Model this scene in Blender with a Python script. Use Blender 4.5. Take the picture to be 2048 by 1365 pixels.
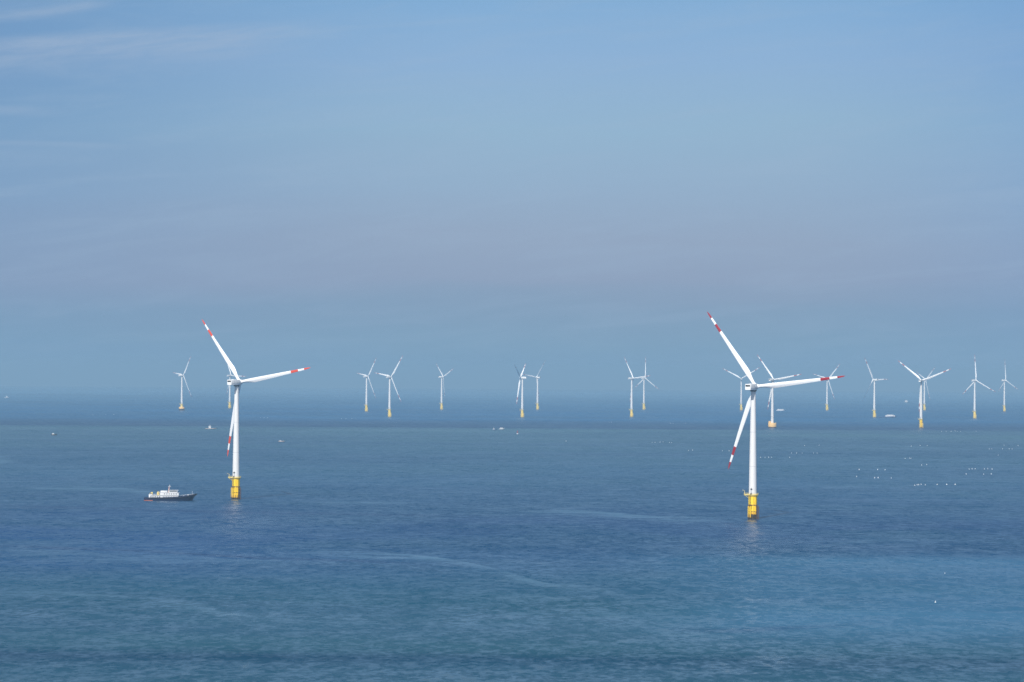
import bpy, bmesh, math, random
from mathutils import Vector, Matrix
rad = math.radians
S = bpy.context.scene
for o in list(bpy.data.objects):
    bpy.data.objects.remove(o)

# ------------------------------------------------------------------ camera
CAM_H = 98.8            # metres above the sea
FPX = 6000.0            # focal length in pixels of the 2048 px wide photograph
EYE = 745.0             # row of the eye level in the photograph
ROLL = 0.0062
RE = 6371000.0
pitch = math.atan((EYE - 682.5) / FPX)
cam = bpy.data.cameras.new('camera'); co = bpy.data.objects.new('camera', cam)
S.collection.objects.link(co); S.camera = co
cam.sensor_width = 36; cam.lens = FPX / 2048 * 36
cam.clip_start = 1; cam.clip_end = 200000
co.matrix_world = (Matrix.Translation((0, 0, CAM_H)) @ Matrix.Rotation(rad(90) + pitch, 4, 'X')
                   @ Matrix.Rotation(ROLL, 4, 'Z'))

# ------------------------------------------------------------------ light
SUN_AZ, SUN_EL = rad(199), rad(42)     # azimuth clockwise from the view direction (+Y)
sd = Vector((math.sin(SUN_AZ) * math.cos(SUN_EL), math.cos(SUN_AZ) * math.cos(SUN_EL), math.sin(SUN_EL)))
sl = bpy.data.lights.new('sun', 'SUN'); sl.energy = 4.8; sl.angle = rad(0.53); sl.color = (1, 0.955, 0.89)
so = bpy.data.objects.new('sun', sl); S.collection.objects.link(so)
so.rotation_euler = sd.to_track_quat('Z', 'Y').to_euler()

S.view_settings.view_transform = 'Standard'; S.view_settings.look = 'None'
S.view_settings.exposure = 0.18; S.view_settings.gamma = 1
S.view_settings.use_curve_mapping = False
try:
    S.cycles.use_denoising = True; S.cycles.denoising_prefilter = 'NONE'
    S.cycles.volume_bounces = 0
    S.cycles.max_bounces = 6
    S.cycles.sample_clamp_indirect = 3
except Exception:
    pass


def lin(r, g, b):
    f = lambda c: (c / 255 / 12.92) if c / 255 <= 0.04045 else ((c / 255 + 0.055) / 1.055) ** 2.4
    return (f(r), f(g), f(b), 1.0)


class NT:
    """small helper to write node trees as expressions"""
    def __init__(s, tree):
        s.t = tree; s.n = tree.nodes; s.l = tree.links

    def put(s, sock, v):
        if isinstance(v, bpy.types.NodeSocket):
            s.l.new(v, sock)
        elif v is not None:
            sock.default_value = v

    def math(s, op, a, b=None, c=None, clamp=False):
        n = s.n.new('ShaderNodeMath'); n.operation = op; n.use_clamp = clamp
        for i, v in enumerate((a, b, c)):
            if v is not None: s.put(n.inputs[i], v)
        return n.outputs[0]

    def vmath(s, op, a, b=None, scale=None):
        n = s.n.new('ShaderNodeVectorMath'); n.operation = op
        s.put(n.inputs[0], a)
        if b is not None: s.put(n.inputs[1], b)
        if scale is not None: s.put(n.inputs['Scale'], scale)
        return n.outputs[0]

    def comb(s, x, y, z):
        n = s.n.new('ShaderNodeCombineXYZ')
        for i, v in enumerate((x, y, z)): s.put(n.inputs[i], v)
        return n.outputs[0]

    def sep(s, v):
        n = s.n.new('ShaderNodeSeparateXYZ'); s.put(n.inputs[0], v); return n.outputs

    def noise(s, vec, scale=1.0, detail=2.0, rough=0.5, dist=0.0, out='Fac', dim='3D'):
        n = s.n.new('ShaderNodeTexNoise'); n.noise_dimensions = dim
        s.put(n.inputs['Vector'], vec); n.inputs['Scale'].default_value = scale
        n.inputs['Detail'].default_value = detail; n.inputs['Roughness'].default_value = rough
        n.inputs['Distortion'].default_value = dist
        return n.outputs[out]

    def curve(s, v, pts):
        """piecewise-smooth curve through pts, any range: returns y(v)"""
        xs = [p[0] for p in pts]; ys = [p[1] for p in pts]
        x0, x1 = min(xs), max(xs); y0, y1 = min(ys), max(ys)
        if y1 - y0 < 1e-9: y1 = y0 + 1
        n = s.n.new('ShaderNodeFloatCurve'); c = n.mapping.curves[0]
        pp = [((x - x0) / (x1 - x0), (y - y0) / (y1 - y0)) for x, y in sorted(pts)]
        while len(c.points) < len(pp): c.points.new(0.5, 0.5)
        for q, p in zip(c.points, pp): q.location = p; q.handle_type = 'AUTO_CLAMPED'
        n.mapping.update()
        s.put(n.inputs['Value'], s.math('DIVIDE', s.math('SUBTRACT', v, x0), x1 - x0, clamp=True))
        return s.math('MULTIPLY_ADD', n.outputs[0], y1 - y0, y0)

    def ramp(s, v, stops, x0=0.0, x1=1.0, interp='LINEAR'):
        n = s.n.new('ShaderNodeValToRGB'); r = n.color_ramp; r.interpolation = interp
        st = sorted(((p - x0) / (x1 - x0), c) for p, c in stops)
        r.elements[0].position = st[0][0]; r.elements[0].color = st[0][1]
        r.elements[1].position = st[-1][0]; r.elements[1].color = st[-1][1]
        for p, c in st[1:-1]:
            e = r.elements.new(p); e.color = c
        s.put(n.inputs[0], s.math('DIVIDE', s.math('SUBTRACT', v, x0), x1 - x0, clamp=True) if (x0, x1) != (0, 1) else v)
        return n.outputs[0]

    def mix(s, fac, a, b, mode='MIX'):
        n = s.n.new('ShaderNodeMix'); n.data_type = 'RGBA'; n.blend_type = mode
        s.put(n.inputs[0], fac); s.put(n.inputs[6], a); s.put(n.inputs[7], b)
        return n.outputs[2]

    def smooth(s, v, a, b, lo=0.0, hi=1.0):
        n = s.n.new('ShaderNodeMapRange'); n.interpolation_type = 'SMOOTHSTEP'
        s.put(n.inputs[0], v)
        for i, q in zip((1, 2, 3, 4), (a, b, lo, hi)): s.put(n.inputs[i], q)
        return n.outputs[0]


# ------------------------------------------------------------------ sky
W = bpy.data.worlds.new('World'); S.world = W; W.use_nodes = True
w = NT(W.node_tree); w.n.clear()
wo = w.n.new('ShaderNodeOutputWorld'); bg = w.n.new('ShaderNodeBackground'); w.l.new(bg.outputs[0], wo.inputs[0])
sky = w.n.new('ShaderNodeTexSky'); sky.sky_type = 'NISHITA'; sky.sun_disc = False
sky.sun_elevation = SUN_EL; sky.sun_rotation = SUN_AZ; sky.altitude = 100
sky.air_density = 1.0; sky.dust_density = 1.2; sky.ozone_density = 1.2
SKY_STRENGTH = 0.10
d = w.vmath('NORMALIZE', w.n.new('ShaderNodeTexCoord').outputs['Generated'])
dx, dy, dz = w.sep(d)
el = w.math('ARCSINE', dz)
az = w.math('ARCTAN2', dx, dy)
e_ = lambda y: (EYE - y) / FPX
a_ = lambda x: (x - 1024) / FPX
# broad uneven layers of thin high haze lying along the horizon
lay = w.noise(w.comb(w.math('MULTIPLY', az, 5.0), 0.0, w.math('MULTIPLY', el, 55.0)), 1.0, 4.0, 0.5, 0.4)
elw = w.math('ADD', el, w.math('MULTIPLY', w.math('SUBTRACT', lay, 0.5), 0.016))
low = w.ramp(elw, [
    (e_(900), lin(120, 156, 192)),
    (e_(760), lin(124, 160, 194)),
    (e_(690), lin(129, 162, 190)),
    (e_(620), lin(133, 160, 188)),
    (e_(560), lin(145, 163, 190)),
    (e_(480), lin(149, 168, 194)),
    (e_(380), lin(149, 175, 202)),
    (e_(260), lin(148, 181, 208)),
    (e_(120), lin(143, 178, 214)),
    (e_(0), lin(130, 173, 214)),
    (e_(-160), lin(112, 163, 210)),
    (e_(-700), lin(92, 148, 202)),
], e_(900), e_(-700))
# deeper blue towards the left and right edges of the view, mostly high up
left = w.math('MULTIPLY', w.smooth(az, a_(1000), a_(-300)), w.smooth(el, e_(760), e_(0), 0.25, 1.0))
low = w.mix(w.math('MULTIPLY', left, 0.9), low, lin(106, 147, 191))
right = w.math('MULTIPLY', w.smooth(az, a_(1500), a_(2500)), w.smooth(el, e_(700), e_(0), 0.35, 0.75))
low = w.mix(right, low, lin(112, 156, 205))
# faint uneven veil
veil = w.noise(w.comb(w.math('MULTIPLY', az, 16.0), 9.0, w.math('SUBTRACT', w.math('MULTIPLY', el, 120.0), w.math('MULTIPLY', az, 12.0))), 1.0, 5.0, 0.6, 0.6)
low = w.mix(w.smooth(veil, 0.42, 0.75, 0.0, 0.22), low, lin(158, 182, 208))
skyc = w.vmath('SCALE', sky.outputs[0], scale=SKY_STRENGTH)
base = w.mix(w.smooth(el, 0.10, 0.34), low, skyc)
# thin cirrus streaks, high on the left
wisp = w.noise(w.comb(w.math('MULTIPLY', az, 60.0), 3.0, w.math('SUBTRACT', w.math('MULTIPLY', el, 420.0), w.math('MULTIPLY', az, 60.0))), 1.0, 5.0, 0.6, 0.5)
wisp = w.smooth(wisp, 0.30, 0.72)


def streak(pts, up, down, x0, x1, xf):
    f = w.curve(az, [(a_(x), e_(y)) for x, y in pts])
    dd = w.math('SUBTRACT', el, f)
    m = w.math('MULTIPLY', w.smooth(dd, up / FPX, up * 0.15 / FPX), w.smooth(dd, -down / FPX, 0.0))
    m = w.math('MULTIPLY', m, w.smooth(az, a_(x1), a_(x1 - xf)))
    return w.math('MULTIPLY', m, w.smooth(az, a_(x0), a_(x0 + 60)))


s1 = w.math('MULTIPLY', streak([(-900, 190), (0, 112), (150, 98), (300, 88), (470, 76), (620, 68), (900, 66)], 28, 84, -900, 740, 380), w.math('MULTIPLY_ADD', wisp, 0.6, 0.40))
s2 = w.math('MULTIPLY', streak([(-200, 78), (0, 54), (90, 42), (180, 28), (260, 16)], 16, 16, -200, 260, 120), w.math('MULTIPLY_ADD', wisp, 0.6, 0.3))
s3 = w.math('MULTIPLY', streak([(-900, 240), (0, 236), (130, 240)], 14, 16, -900, 180, 160), 0.2)
s4 = w.math('MULTIPLY', streak([(-900, 300), (0, 299), (260, 302)], 8, 10, -900, 300, 160), 0.16)
cl = w.math('ADD', w.math('ADD', w.math('MULTIPLY', s1, 0.52), w.math('MULTIPLY', s2, 0.42)), w.math('ADD', s3, s4), clamp=True)
base = w.mix(cl, base, lin(166, 184, 208))
w.l.new(base, bg.inputs['Color']); bg.inputs['Strength'].default_value = 0.885


# ------------------------------------------------------------------ placing things on the curved sea
def at(px, py):
    """point of the sea seen at a pixel of the photograph, from the camera's position and the earth's curve"""
    c, s = math.cos(ROLL), math.sin(ROLL)
    x, y = px - 1024, py - 682.5
    x, y = x * c + y * s, -x * s + y * c
    a = (y + 682.5 - EYE) / FPX
    dist = RE * (a - math.sqrt(a * a - 2 * CAM_H / RE))
    X = dist * x / FPX * 1.0
    return Vector((X, dist, -(X * X + dist * dist) / (2 * RE)))


def sea_z(x, y): return -(x * x + y * y) / (2 * RE)


# ------------------------------------------------------------------ materials
def mat(name, col, rough=0.5, metal=0.0, var=0.0, scale=1.0, streaks=0.0, spec=0.5):
    m = bpy.data.materials.new(name); m.use_nodes = True
    t = NT(m.node_tree); p = t.n['Principled BSDF']
    p.inputs['Roughness'].default_value = rough; p.inputs['Metallic'].default_value = metal
    p.inputs['Specular IOR Level'].default_value = spec
    c4 = (*col, 1.0)
    if var or streaks:
        oc = t.n.new('ShaderNodeTexCoord').outputs['Object']
        n1 = t.noise(oc, scale, 4, 0.6)
        st = t.noise(t.vmath('MULTIPLY', oc, (1.3, 1.3, 0.06)), scale * 1.5, 3, 0.6)
        f = t.math('ADD', t.math('MULTIPLY', t.math('SUBTRACT', n1, 0.5), var * 2), t.math('MULTIPLY', t.smooth(st, 0.5, 0.8), -streaks))
        f = t.math('ADD', f, 1.0)
        col_ = t.vmath('SCALE', c4[:3], scale=f)
        t.l.new(col_, p.inputs['Base Color'])
        t.l.new(t.math('MULTIPLY_ADD', n1, 0.2, rough - 0.1), p.inputs['Roughness'])
    else:
        p.inputs['Base Color'].default_value = c4
    return m


M = {}
M['tower'] = mat('white_tower_paint', (0.70, 0.70, 0.69), 0.45, var=0.03, scale=0.15, streaks=0.06)
M['blade'] = mat('white_blade_gelcoat', (0.85, 0.86, 0.86), 0.40, var=0.02, scale=0.2)
M['red'] = mat('red_band_paint', (0.33, 0.008, 0.018), 0.45, var=0.05, scale=0.5)
M['orange_red'] = mat('orange_red_band_paint', (0.68, 0.075, 0.035), 0.45, var=0.05, scale=0.5)
M['nacelle'] = mat('pale_nacelle_panel', (0.78, 0.79, 0.78), 0.45, var=0.04, scale=0.4, streaks=0.08)
M['dark'] = mat('dark_vent_and_shade', (0.02, 0.02, 0.022), 0.6)
M['seam'] = mat('grey_seam', (0.42, 0.43, 0.45), 0.5)
M['steel'] = mat('galvanised_steel', (0.35, 0.36, 0.36), 0.45, 0.5)
M['rail'] = mat('pale_yellow_rail', (0.72, 0.60, 0.22), 0.5)
M['grate'] = mat('platform_grating', (0.66, 0.52, 0.16), 0.6, var=0.1, scale=1)
M['brown'] = mat('rusty_tube', (0.09, 0.045, 0.025), 0.7, var=0.3, scale=1)
M['concrete'] = mat('orange_yellow_pile_cap', (0.78, 0.50, 0.20), 0.7, var=0.1, scale=0.4, streaks=0.15)


def yellow_mat(name, dark, top, rust, rusty):
    m = bpy.data.materials.new(name); m.use_nodes = True
    t = NT(m.node_tree); p = t.n['Principled BSDF']
    oc = t.n.new('ShaderNodeTexCoord').outputs['Object']
    x, y, z = t.sep(oc)
    st = t.noise(t.vmath('MULTIPLY', oc, (0.9, 0.9, 0.10)), 1.6, 4, 0.6)
    n = t.noise(oc, 0.9, 5, 0.65)
    c = t.mix(t.smooth(st, 0.50, 0.78, 0, rusty), top, rust)
    # marine growth and rust of the splash zone near the waterline
    edge = t.math('ADD', z, t.math('MULTIPLY', t.math('SUBTRACT', n, 0.5), 2.0))
    c = t.mix(t.smooth(edge, dark + 2.4, dark + 0.8, 0, 0.5), c, rust)
    c = t.mix(t.smooth(edge, dark + 0.4, dark - 0.4), c, (0.040, 0.032, 0.022, 1))
    t.l.new(c, p.inputs['Base Color']); p.inputs['Roughness'].default_value = 0.5
    return m


Y0 = (0.90, 0.62, 0.012, 1); RU = (0.62, 0.28, 0.02, 1)
M['yellow'] = yellow_mat('yellow_foundation_paint', 3.4, Y0, RU, 0.7)
M['yellow_clean'] = yellow_mat('yellow_foundation_paint_low_waterline', 1.4, Y0, RU, 0.6)
M['yellow_pale'] = yellow_mat('haze_paled_yellow_paint', 0.4, (0.90, 0.70, 0.20, 1), (0.72, 0.50, 0.14, 1), 0.3)  # distance haze and overexposure put into the yellow of the far foundations
M['hazed_red'] = mat('hazed_red_band_paint', (0.40, 0.16, 0.17), 0.5)  # red of the far blade bands, muted in its colour to imitate haze


# ------------------------------------------------------------------ mesh helpers
def mesh_of(name, bm, mats, smooth=True):
    bmesh.ops.recalc_face_normals(bm, faces=bm.faces)
    me = bpy.data.meshes.new(name); bm.to_mesh(me); bm.free()
    for m in (mats if isinstance(mats, (list, tuple)) else [mats]): me.materials.append(m)
    if smooth:
        me.shade_smooth()
        try:
            me.set_sharp_from_angle(angle=rad(35))
        except Exception:
            pass
    return me


def obj(name, me, parent=None, mx=None):
    o = bpy.data.objects.new(name, me); S.collection.objects.link(o)
    if parent is not None: o.parent = parent
    if mx is not None: o.matrix_local = mx
    return o


def thing(name, label, cat, loc, rz=0.0, group=None):
    o = bpy.data.objects.new(name, None); S.collection.objects.link(o); o.empty_display_size = 1
    o.location = loc; o.rotation_euler = (0, 0, rz); o['label'] = label; o['category'] = cat
    if group: o['group'] = group
    return o


def ring(bm, c, ax, r, n=24, ell=(1, 1)):
    q = Vector(ax).to_track_quat('Z', 'Y')
    return [bm.verts.new(Vector(c) + q @ Vector((r * ell[0] * math.cos(2 * math.pi * i / n), r * ell[1] * math.sin(2 * math.pi * i / n), 0))) for i in range(n)]


def bridge(bm, a, b, mi=0):
    n = len(a)
    for i in range(n):
        f = bm.faces.new((a[i], a[(i + 1) % n], b[(i + 1) % n], b[i])); f.material_index = mi


def lathe(bm, prof, n=32, mi=0, cap=True, off=(0, 0)):
    rs = [ring(bm, (off[0], off[1], z), (0, 0, 1), r, n) for r, z in prof]
    for a, b in zip(rs, rs[1:]): bridge(bm, a, b, mi)
    if cap:
        for r in (rs[0], rs[-1]): bm.faces.new(r).material_index = mi


def tube(bm, p, q, r, n=8, mi=0, r2=None):
    p, q = Vector(p), Vector(q); ax = q - p
    a = ring(bm, p, ax, r, n); b = ring(bm, q, ax, r if r2 is None else r2, n); bridge(bm, a, b, mi)
    bm.faces.new(a).material_index = mi; bm.faces.new(b).material_index = mi


def path(bm, pts, r, n=8, mi=0):
    for a, b in zip(pts, pts[1:]): tube(bm, a, b, r, n, mi)


def box(bm, lo, hi, mi=0, bev=0.0):
    vs = [bm.verts.new((x, y, z)) for x in (lo[0], hi[0]) for y in (lo[1], hi[1]) for z in (lo[2], hi[2])]
    fs = []
    for q in ((0, 1, 3, 2), (4, 6, 7, 5), (0, 4, 5, 1), (2, 3, 7, 6), (0, 2, 6, 4), (1, 5, 7, 3)):
        f = bm.faces.new([vs[i] for i in q]); f.material_index = mi; fs.append(f)
    if bev:
        es = {e for f in fs for e in f.edges}
        r = bmesh.ops.bevel(bm, geom=list(es), offset=bev, segments=2, affect='EDGES', profile=0.5)
        for f in r['faces']: f.material_index = mi


# ------------------------------------------------------------------ the sea
def build_sea():
    bm = bmesh.new()
    radii = [0, 30, 80, 160, 300, 450, 600, 750, 900, 1100, 1300, 1600, 1900, 2300, 2700, 3200, 3800, 4500, 5300, 6200, 7200,
             8400, 9800, 11500, 13500, 16000, 19000, 22000, 25000, 28000, 31000, 33500, 35500, 37500, 40000, 43500]
    n = 240
    c = bm.verts.new((0, 0, 0)); prev = None
    for r in radii[1:]:
        cur = [bm.verts.new((r * math.sin(2 * math.pi * i / n), r * math.cos(2 * math.pi * i / n), -r * r / (2 * RE))) for i in range(n)]
        for i in range(n):
            j = (i + 1) % n
            if prev is None: bm.faces.new((c, cur[j], cur[i]))
            else: bm.faces.new((prev[i], prev[j], cur[j], cur[i]))
        prev = cur
    bmesh.ops.recalc_face_normals(bm, faces=bm.faces)
    me = bpy.data.meshes.new('sea'); bm.to_mesh(me); bm.free(); me.shade_smooth()
    o = obj('sea', me); o['kind'] = 'structure'
    if me.polygons[0].normal.z < 0: me.flip_normals()
    return o


sea = build_sea()
m = bpy.data.materials.new('sea_water'); m.use_nodes = True; sea.data.materials.append(m)
t = NT(m.node_tree); P = t.n['Principled BSDF']
oc = t.n.new('ShaderNodeTexCoord').outputs['Object']
X, Y, Z = t.sep(oc)


def D(py): return at(1024, py).y


# --- where the wind ruffles the water and where it lies calm (a map over the sea, in metres)
# slow current bands stretched across the view
bandn = t.noise(t.comb(t.math('MULTIPLY', X, 1 / 900), t.math('MULTIPLY', Y, 1 / 420), 0.0), 1.0, 5.0, 0.55, 0.6)
bandn2 = t.noise(t.comb(t.math('MULTIPLY', X, 1 / 170), t.math('MULTIPLY', Y, 1 / 210), 7.0), 1.0, 4.0, 0.6, 0.5)
bandf = t.noise(t.comb(t.math('MULTIPLY', X, 1 / 130), t.math('MULTIPLY', Y, 1 / 60), 3.0), 1.0, 4.0, 0.6, 0.3)
warp = t.math('MULTIPLY', t.math('SUBTRACT', bandn, 0.5), 260.0)
Yw = t.math('ADD', Y, t.math('MULTIPLY', warp, t.smooth(Y, 1000, 4000, 0.5, 2.0)))


def world_pts(pts):
    out = []
    for x, y in pts:
        p = at(x, y); out.append((p.x, p.y))
    return out


def slick(pts, w_near, w_far, fade=120):
    """soft line on the sea along pts (photo pixels turned into metres)"""
    wp = world_pts(pts)
    f = t.curve(X, wp)
    wob = t.math('MULTIPLY', t.math('SUBTRACT', bandf, 0.5), 46.0)
    dd = t.math('ADD', t.math('SUBTRACT', Y, f), wob)
    m_ = t.math('MULTIPLY', t.smooth(dd, w_far, 0.0), t.smooth(dd, -w_near, 0.0))
    xs = sorted(p[0] for p in wp)
    m_ = t.math('MULTIPLY', m_, t.smooth(X, xs[0], xs[0] + fade))
    return t.math('MULTIPLY', m_, t.smooth(X, xs[-1], xs[-1] - fade))


def addall(*a):
    r = a[0]
    for q in a[1:]: r = t.math('ADD', r, q)
    return r


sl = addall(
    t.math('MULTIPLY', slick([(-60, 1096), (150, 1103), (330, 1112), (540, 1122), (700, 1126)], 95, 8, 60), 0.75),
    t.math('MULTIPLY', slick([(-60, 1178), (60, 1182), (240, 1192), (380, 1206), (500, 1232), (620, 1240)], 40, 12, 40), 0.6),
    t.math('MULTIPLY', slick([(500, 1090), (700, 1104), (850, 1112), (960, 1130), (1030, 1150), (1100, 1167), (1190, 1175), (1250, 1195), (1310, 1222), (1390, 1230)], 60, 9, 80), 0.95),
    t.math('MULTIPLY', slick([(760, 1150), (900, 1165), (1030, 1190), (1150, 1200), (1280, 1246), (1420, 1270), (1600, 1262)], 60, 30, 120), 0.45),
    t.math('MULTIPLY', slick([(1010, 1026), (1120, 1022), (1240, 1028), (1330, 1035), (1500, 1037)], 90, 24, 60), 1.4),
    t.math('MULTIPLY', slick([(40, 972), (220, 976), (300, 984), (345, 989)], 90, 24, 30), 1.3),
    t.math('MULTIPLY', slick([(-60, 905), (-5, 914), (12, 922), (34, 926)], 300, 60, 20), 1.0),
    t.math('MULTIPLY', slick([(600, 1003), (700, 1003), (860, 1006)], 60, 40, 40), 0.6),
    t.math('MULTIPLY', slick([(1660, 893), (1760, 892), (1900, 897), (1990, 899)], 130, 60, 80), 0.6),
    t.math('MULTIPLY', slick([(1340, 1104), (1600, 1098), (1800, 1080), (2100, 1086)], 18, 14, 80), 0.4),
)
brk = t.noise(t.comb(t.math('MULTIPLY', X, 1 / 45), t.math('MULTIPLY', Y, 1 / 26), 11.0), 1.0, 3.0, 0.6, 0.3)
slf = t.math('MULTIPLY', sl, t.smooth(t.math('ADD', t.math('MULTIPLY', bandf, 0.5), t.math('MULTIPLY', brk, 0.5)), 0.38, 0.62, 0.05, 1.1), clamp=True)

# colour of the water body: silty green-blue near the shore, deeper blue further out
near = lin(38, 84, 108); mid = lin(20, 66, 112); far_ = lin(58, 92, 118); deep = lin(6, 62, 104)
D860 = D(857)
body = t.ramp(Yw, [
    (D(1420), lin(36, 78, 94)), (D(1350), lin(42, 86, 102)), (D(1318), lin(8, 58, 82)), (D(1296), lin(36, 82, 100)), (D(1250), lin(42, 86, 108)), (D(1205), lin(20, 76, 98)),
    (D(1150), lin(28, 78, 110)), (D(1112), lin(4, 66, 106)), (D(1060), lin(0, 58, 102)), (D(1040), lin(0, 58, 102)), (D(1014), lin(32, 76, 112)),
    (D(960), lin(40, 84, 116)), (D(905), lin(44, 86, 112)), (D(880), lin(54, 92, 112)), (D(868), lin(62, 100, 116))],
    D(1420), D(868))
# a paler, greener tongue of water towards the lower right and a paler one on the left
rp = t.math('MULTIPLY', t.smooth(t.math('DIVIDE', X, Y), 0.02, 0.09), t.math('MULTIPLY', t.smooth(Yw, D(1100), D(1118)), t.smooth(Yw, D(1320), D(1230))))
body = t.mix(t.math('MULTIPLY', rp, 0.8), body, lin(54, 108, 142))
lp = t.math('MULTIPLY', t.smooth(t.math('DIVIDE', X, Y), -0.02, -0.12), t.math('MULTIPLY', t.smooth(Yw, D(1020), D(1040)), t.smooth(Yw, D(1170), D(1120))))
body = t.mix(t.math('MULTIPLY', lp, 0.7), body, lin(28, 74, 122))
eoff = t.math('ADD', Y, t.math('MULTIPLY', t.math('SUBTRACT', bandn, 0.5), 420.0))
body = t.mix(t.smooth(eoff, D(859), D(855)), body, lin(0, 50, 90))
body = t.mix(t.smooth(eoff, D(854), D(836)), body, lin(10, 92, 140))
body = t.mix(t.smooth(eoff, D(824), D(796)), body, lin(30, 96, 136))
body = t.mix(t.smooth(Y, 7500, 19000), body, lin(104, 158, 196))  # farthest water paled in its colour to imitate sky reflection and horizon haze
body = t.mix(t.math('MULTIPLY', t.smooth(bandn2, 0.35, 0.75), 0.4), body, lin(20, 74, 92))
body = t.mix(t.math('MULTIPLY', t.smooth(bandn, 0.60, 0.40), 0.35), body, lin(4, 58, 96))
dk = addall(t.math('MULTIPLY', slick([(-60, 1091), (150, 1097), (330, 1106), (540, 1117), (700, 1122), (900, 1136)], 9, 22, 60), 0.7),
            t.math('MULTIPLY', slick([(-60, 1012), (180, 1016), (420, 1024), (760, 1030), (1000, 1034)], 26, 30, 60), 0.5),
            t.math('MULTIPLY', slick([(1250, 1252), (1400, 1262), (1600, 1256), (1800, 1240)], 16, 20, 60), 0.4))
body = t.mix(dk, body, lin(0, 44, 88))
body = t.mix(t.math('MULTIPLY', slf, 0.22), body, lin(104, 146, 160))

# --- wave slopes, from ripples of a metre to swell of fifty metres
def slope(sx, sy, seed, detail, rough):
    v = t.comb(t.math('MULTIPLY', X, 1 / sx), t.math('MULTIPLY', Y, 1 / sy), seed)
    n = t.noise(v, 1.0, detail, rough, 0.25, out='Color')
    return t.vmath('SUBTRACT', n, (0.5, 0.5, 0.5))


s_a = slope(2.6, 5.0, 1.0, 2.0, 0.6)
s_b = slope(7.5, 14.0, 5.0, 2.0, 0.55)
s_c = slope(60.0, 110.0, 9.0, 3.0, 0.6)
ruf = t.math('MULTIPLY_ADD', t.smooth(bandn2, 0.3, 0.7), 0.35, 0.8)
ruf = t.math('MULTIPLY', ruf, t.math('SUBTRACT', 1.0, t.math('MULTIPLY', slf, 0.6)))
ssum = t.vmath('ADD', t.vmath('ADD', t.vmath('SCALE', s_a, scale=0.42), t.vmath('SCALE', s_b, scale=0.34)), t.vmath('SCALE', s_c, scale=0.17))
ssum = t.vmath('SCALE', ssum, scale=t.math('MULTIPLY', ruf, t.smooth(Y, 900, 1500, 1.35, 1.0)))
sx_, sy_, _ = t.sep(ssum)
g = t.n.new('ShaderNodeNewGeometry')
# at a grazing view the wave faces leaning towards the viewer are the ones that show
ix, iy, _ = t.sep(g.outputs['Incoming'])
lean = t.vmath('SCALE', t.comb(ix, iy, 0.0), scale=t.math('SUBTRACT', 0.115, t.math('MULTIPLY', slf, 0.07)))
nrm = t.vmath('NORMALIZE', t.vmath('ADD', t.vmath('ADD', g.outputs['Normal'], t.comb(sx_, sy_, 0.0)), lean))
# body colour of the water below a rough mirror; the mirror's share follows Fresnel on the rippled surface,
# lowered because the wave faces turned to the viewer hide the flat ones behind them
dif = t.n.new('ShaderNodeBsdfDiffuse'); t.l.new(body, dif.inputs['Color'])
glo = t.n.new('ShaderNodeBsdfGlossy'); t.l.new(nrm, glo.inputs['Normal'])
# cat's paws: small gusts that roughen the surface in short dashes, and broader ones
gust = t.noise(t.comb(t.math('MULTIPLY', X, 1 / 26), t.math('MULTIPLY', Y, 1 / 30), 21.0), 1.0, 4.0, 0.65, 0.2)
gust2 = t.noise(t.comb(t.math('MULTIPLY', X, 1 / 330), t.math('MULTIPLY', Y, 1 / 150), 27.0), 1.0, 4.0, 0.6, 0.5)
gusts = t.math('ADD', t.math('MULTIPLY', t.math('SUBTRACT', gust, 0.5), 1.5), t.math('MULTIPLY', t.math('SUBTRACT', gust2, 0.5), 0.9))
t.l.new(t.math('MULTIPLY_ADD', slf, -0.06, 0.22), glo.inputs['Roughness'])
fre = t.n.new('ShaderNodeFresnel'); fre.inputs['IOR'].default_value = 1.33; t.l.new(nrm, fre.inputs['Normal'])
share = t.math('MULTIPLY', fre.outputs[0], t.smooth(Y, 2600, 22000, 0.92, 1.0), clamp=True)
share = t.math('MINIMUM', share, t.smooth(Y, 4000, 20000, 0.40, 0.8))
share = t.math('MULTIPLY', share, t.math('ADD', gusts, 1.0))
share = t.math('ADD', share, t.math('MULTIPLY', slf, 0.10), clamp=True)
mx_ = t.n.new('ShaderNodeMixShader'); t.l.new(share, mx_.inputs[0])
t.l.new(dif.outputs[0], mx_.inputs[1]); t.l.new(glo.outputs[0], mx_.inputs[2])
t.l.new(mx_.outputs[0], t.n['Material Output'].inputs['Surface']); t.n.remove(P)

# ------------------------------------------------------------------ wind turbine pieces
HUB = 90.0; RB = 62.0; TILT = 0.09; CONE = 0.08; OVER = 4.4


def tower_mesh():
    bm = bmesh.new()
    prof = []
    z0, z1 = 16.9, HUB - 2.3
    for i in range(13):
        f = i / 12
        prof.append((2.72 - 1.12 * f ** 1.1, z0 + (z1 - z0) * f))
    lathe(bm, prof, 40, 0)
    for f in (0.27, 0.60):
        z = z0 + (z1 - z0) * f; r = 2.72 - 1.12 * f ** 1.1
        lathe(bm, [(r + 0.03, z - 0.09), (r + 0.05, z), (r + 0.03, z + 0.09)], 40, 1, cap=False)
    return mesh_of('tower', bm, [M['tower'], M['seam']])


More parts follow.
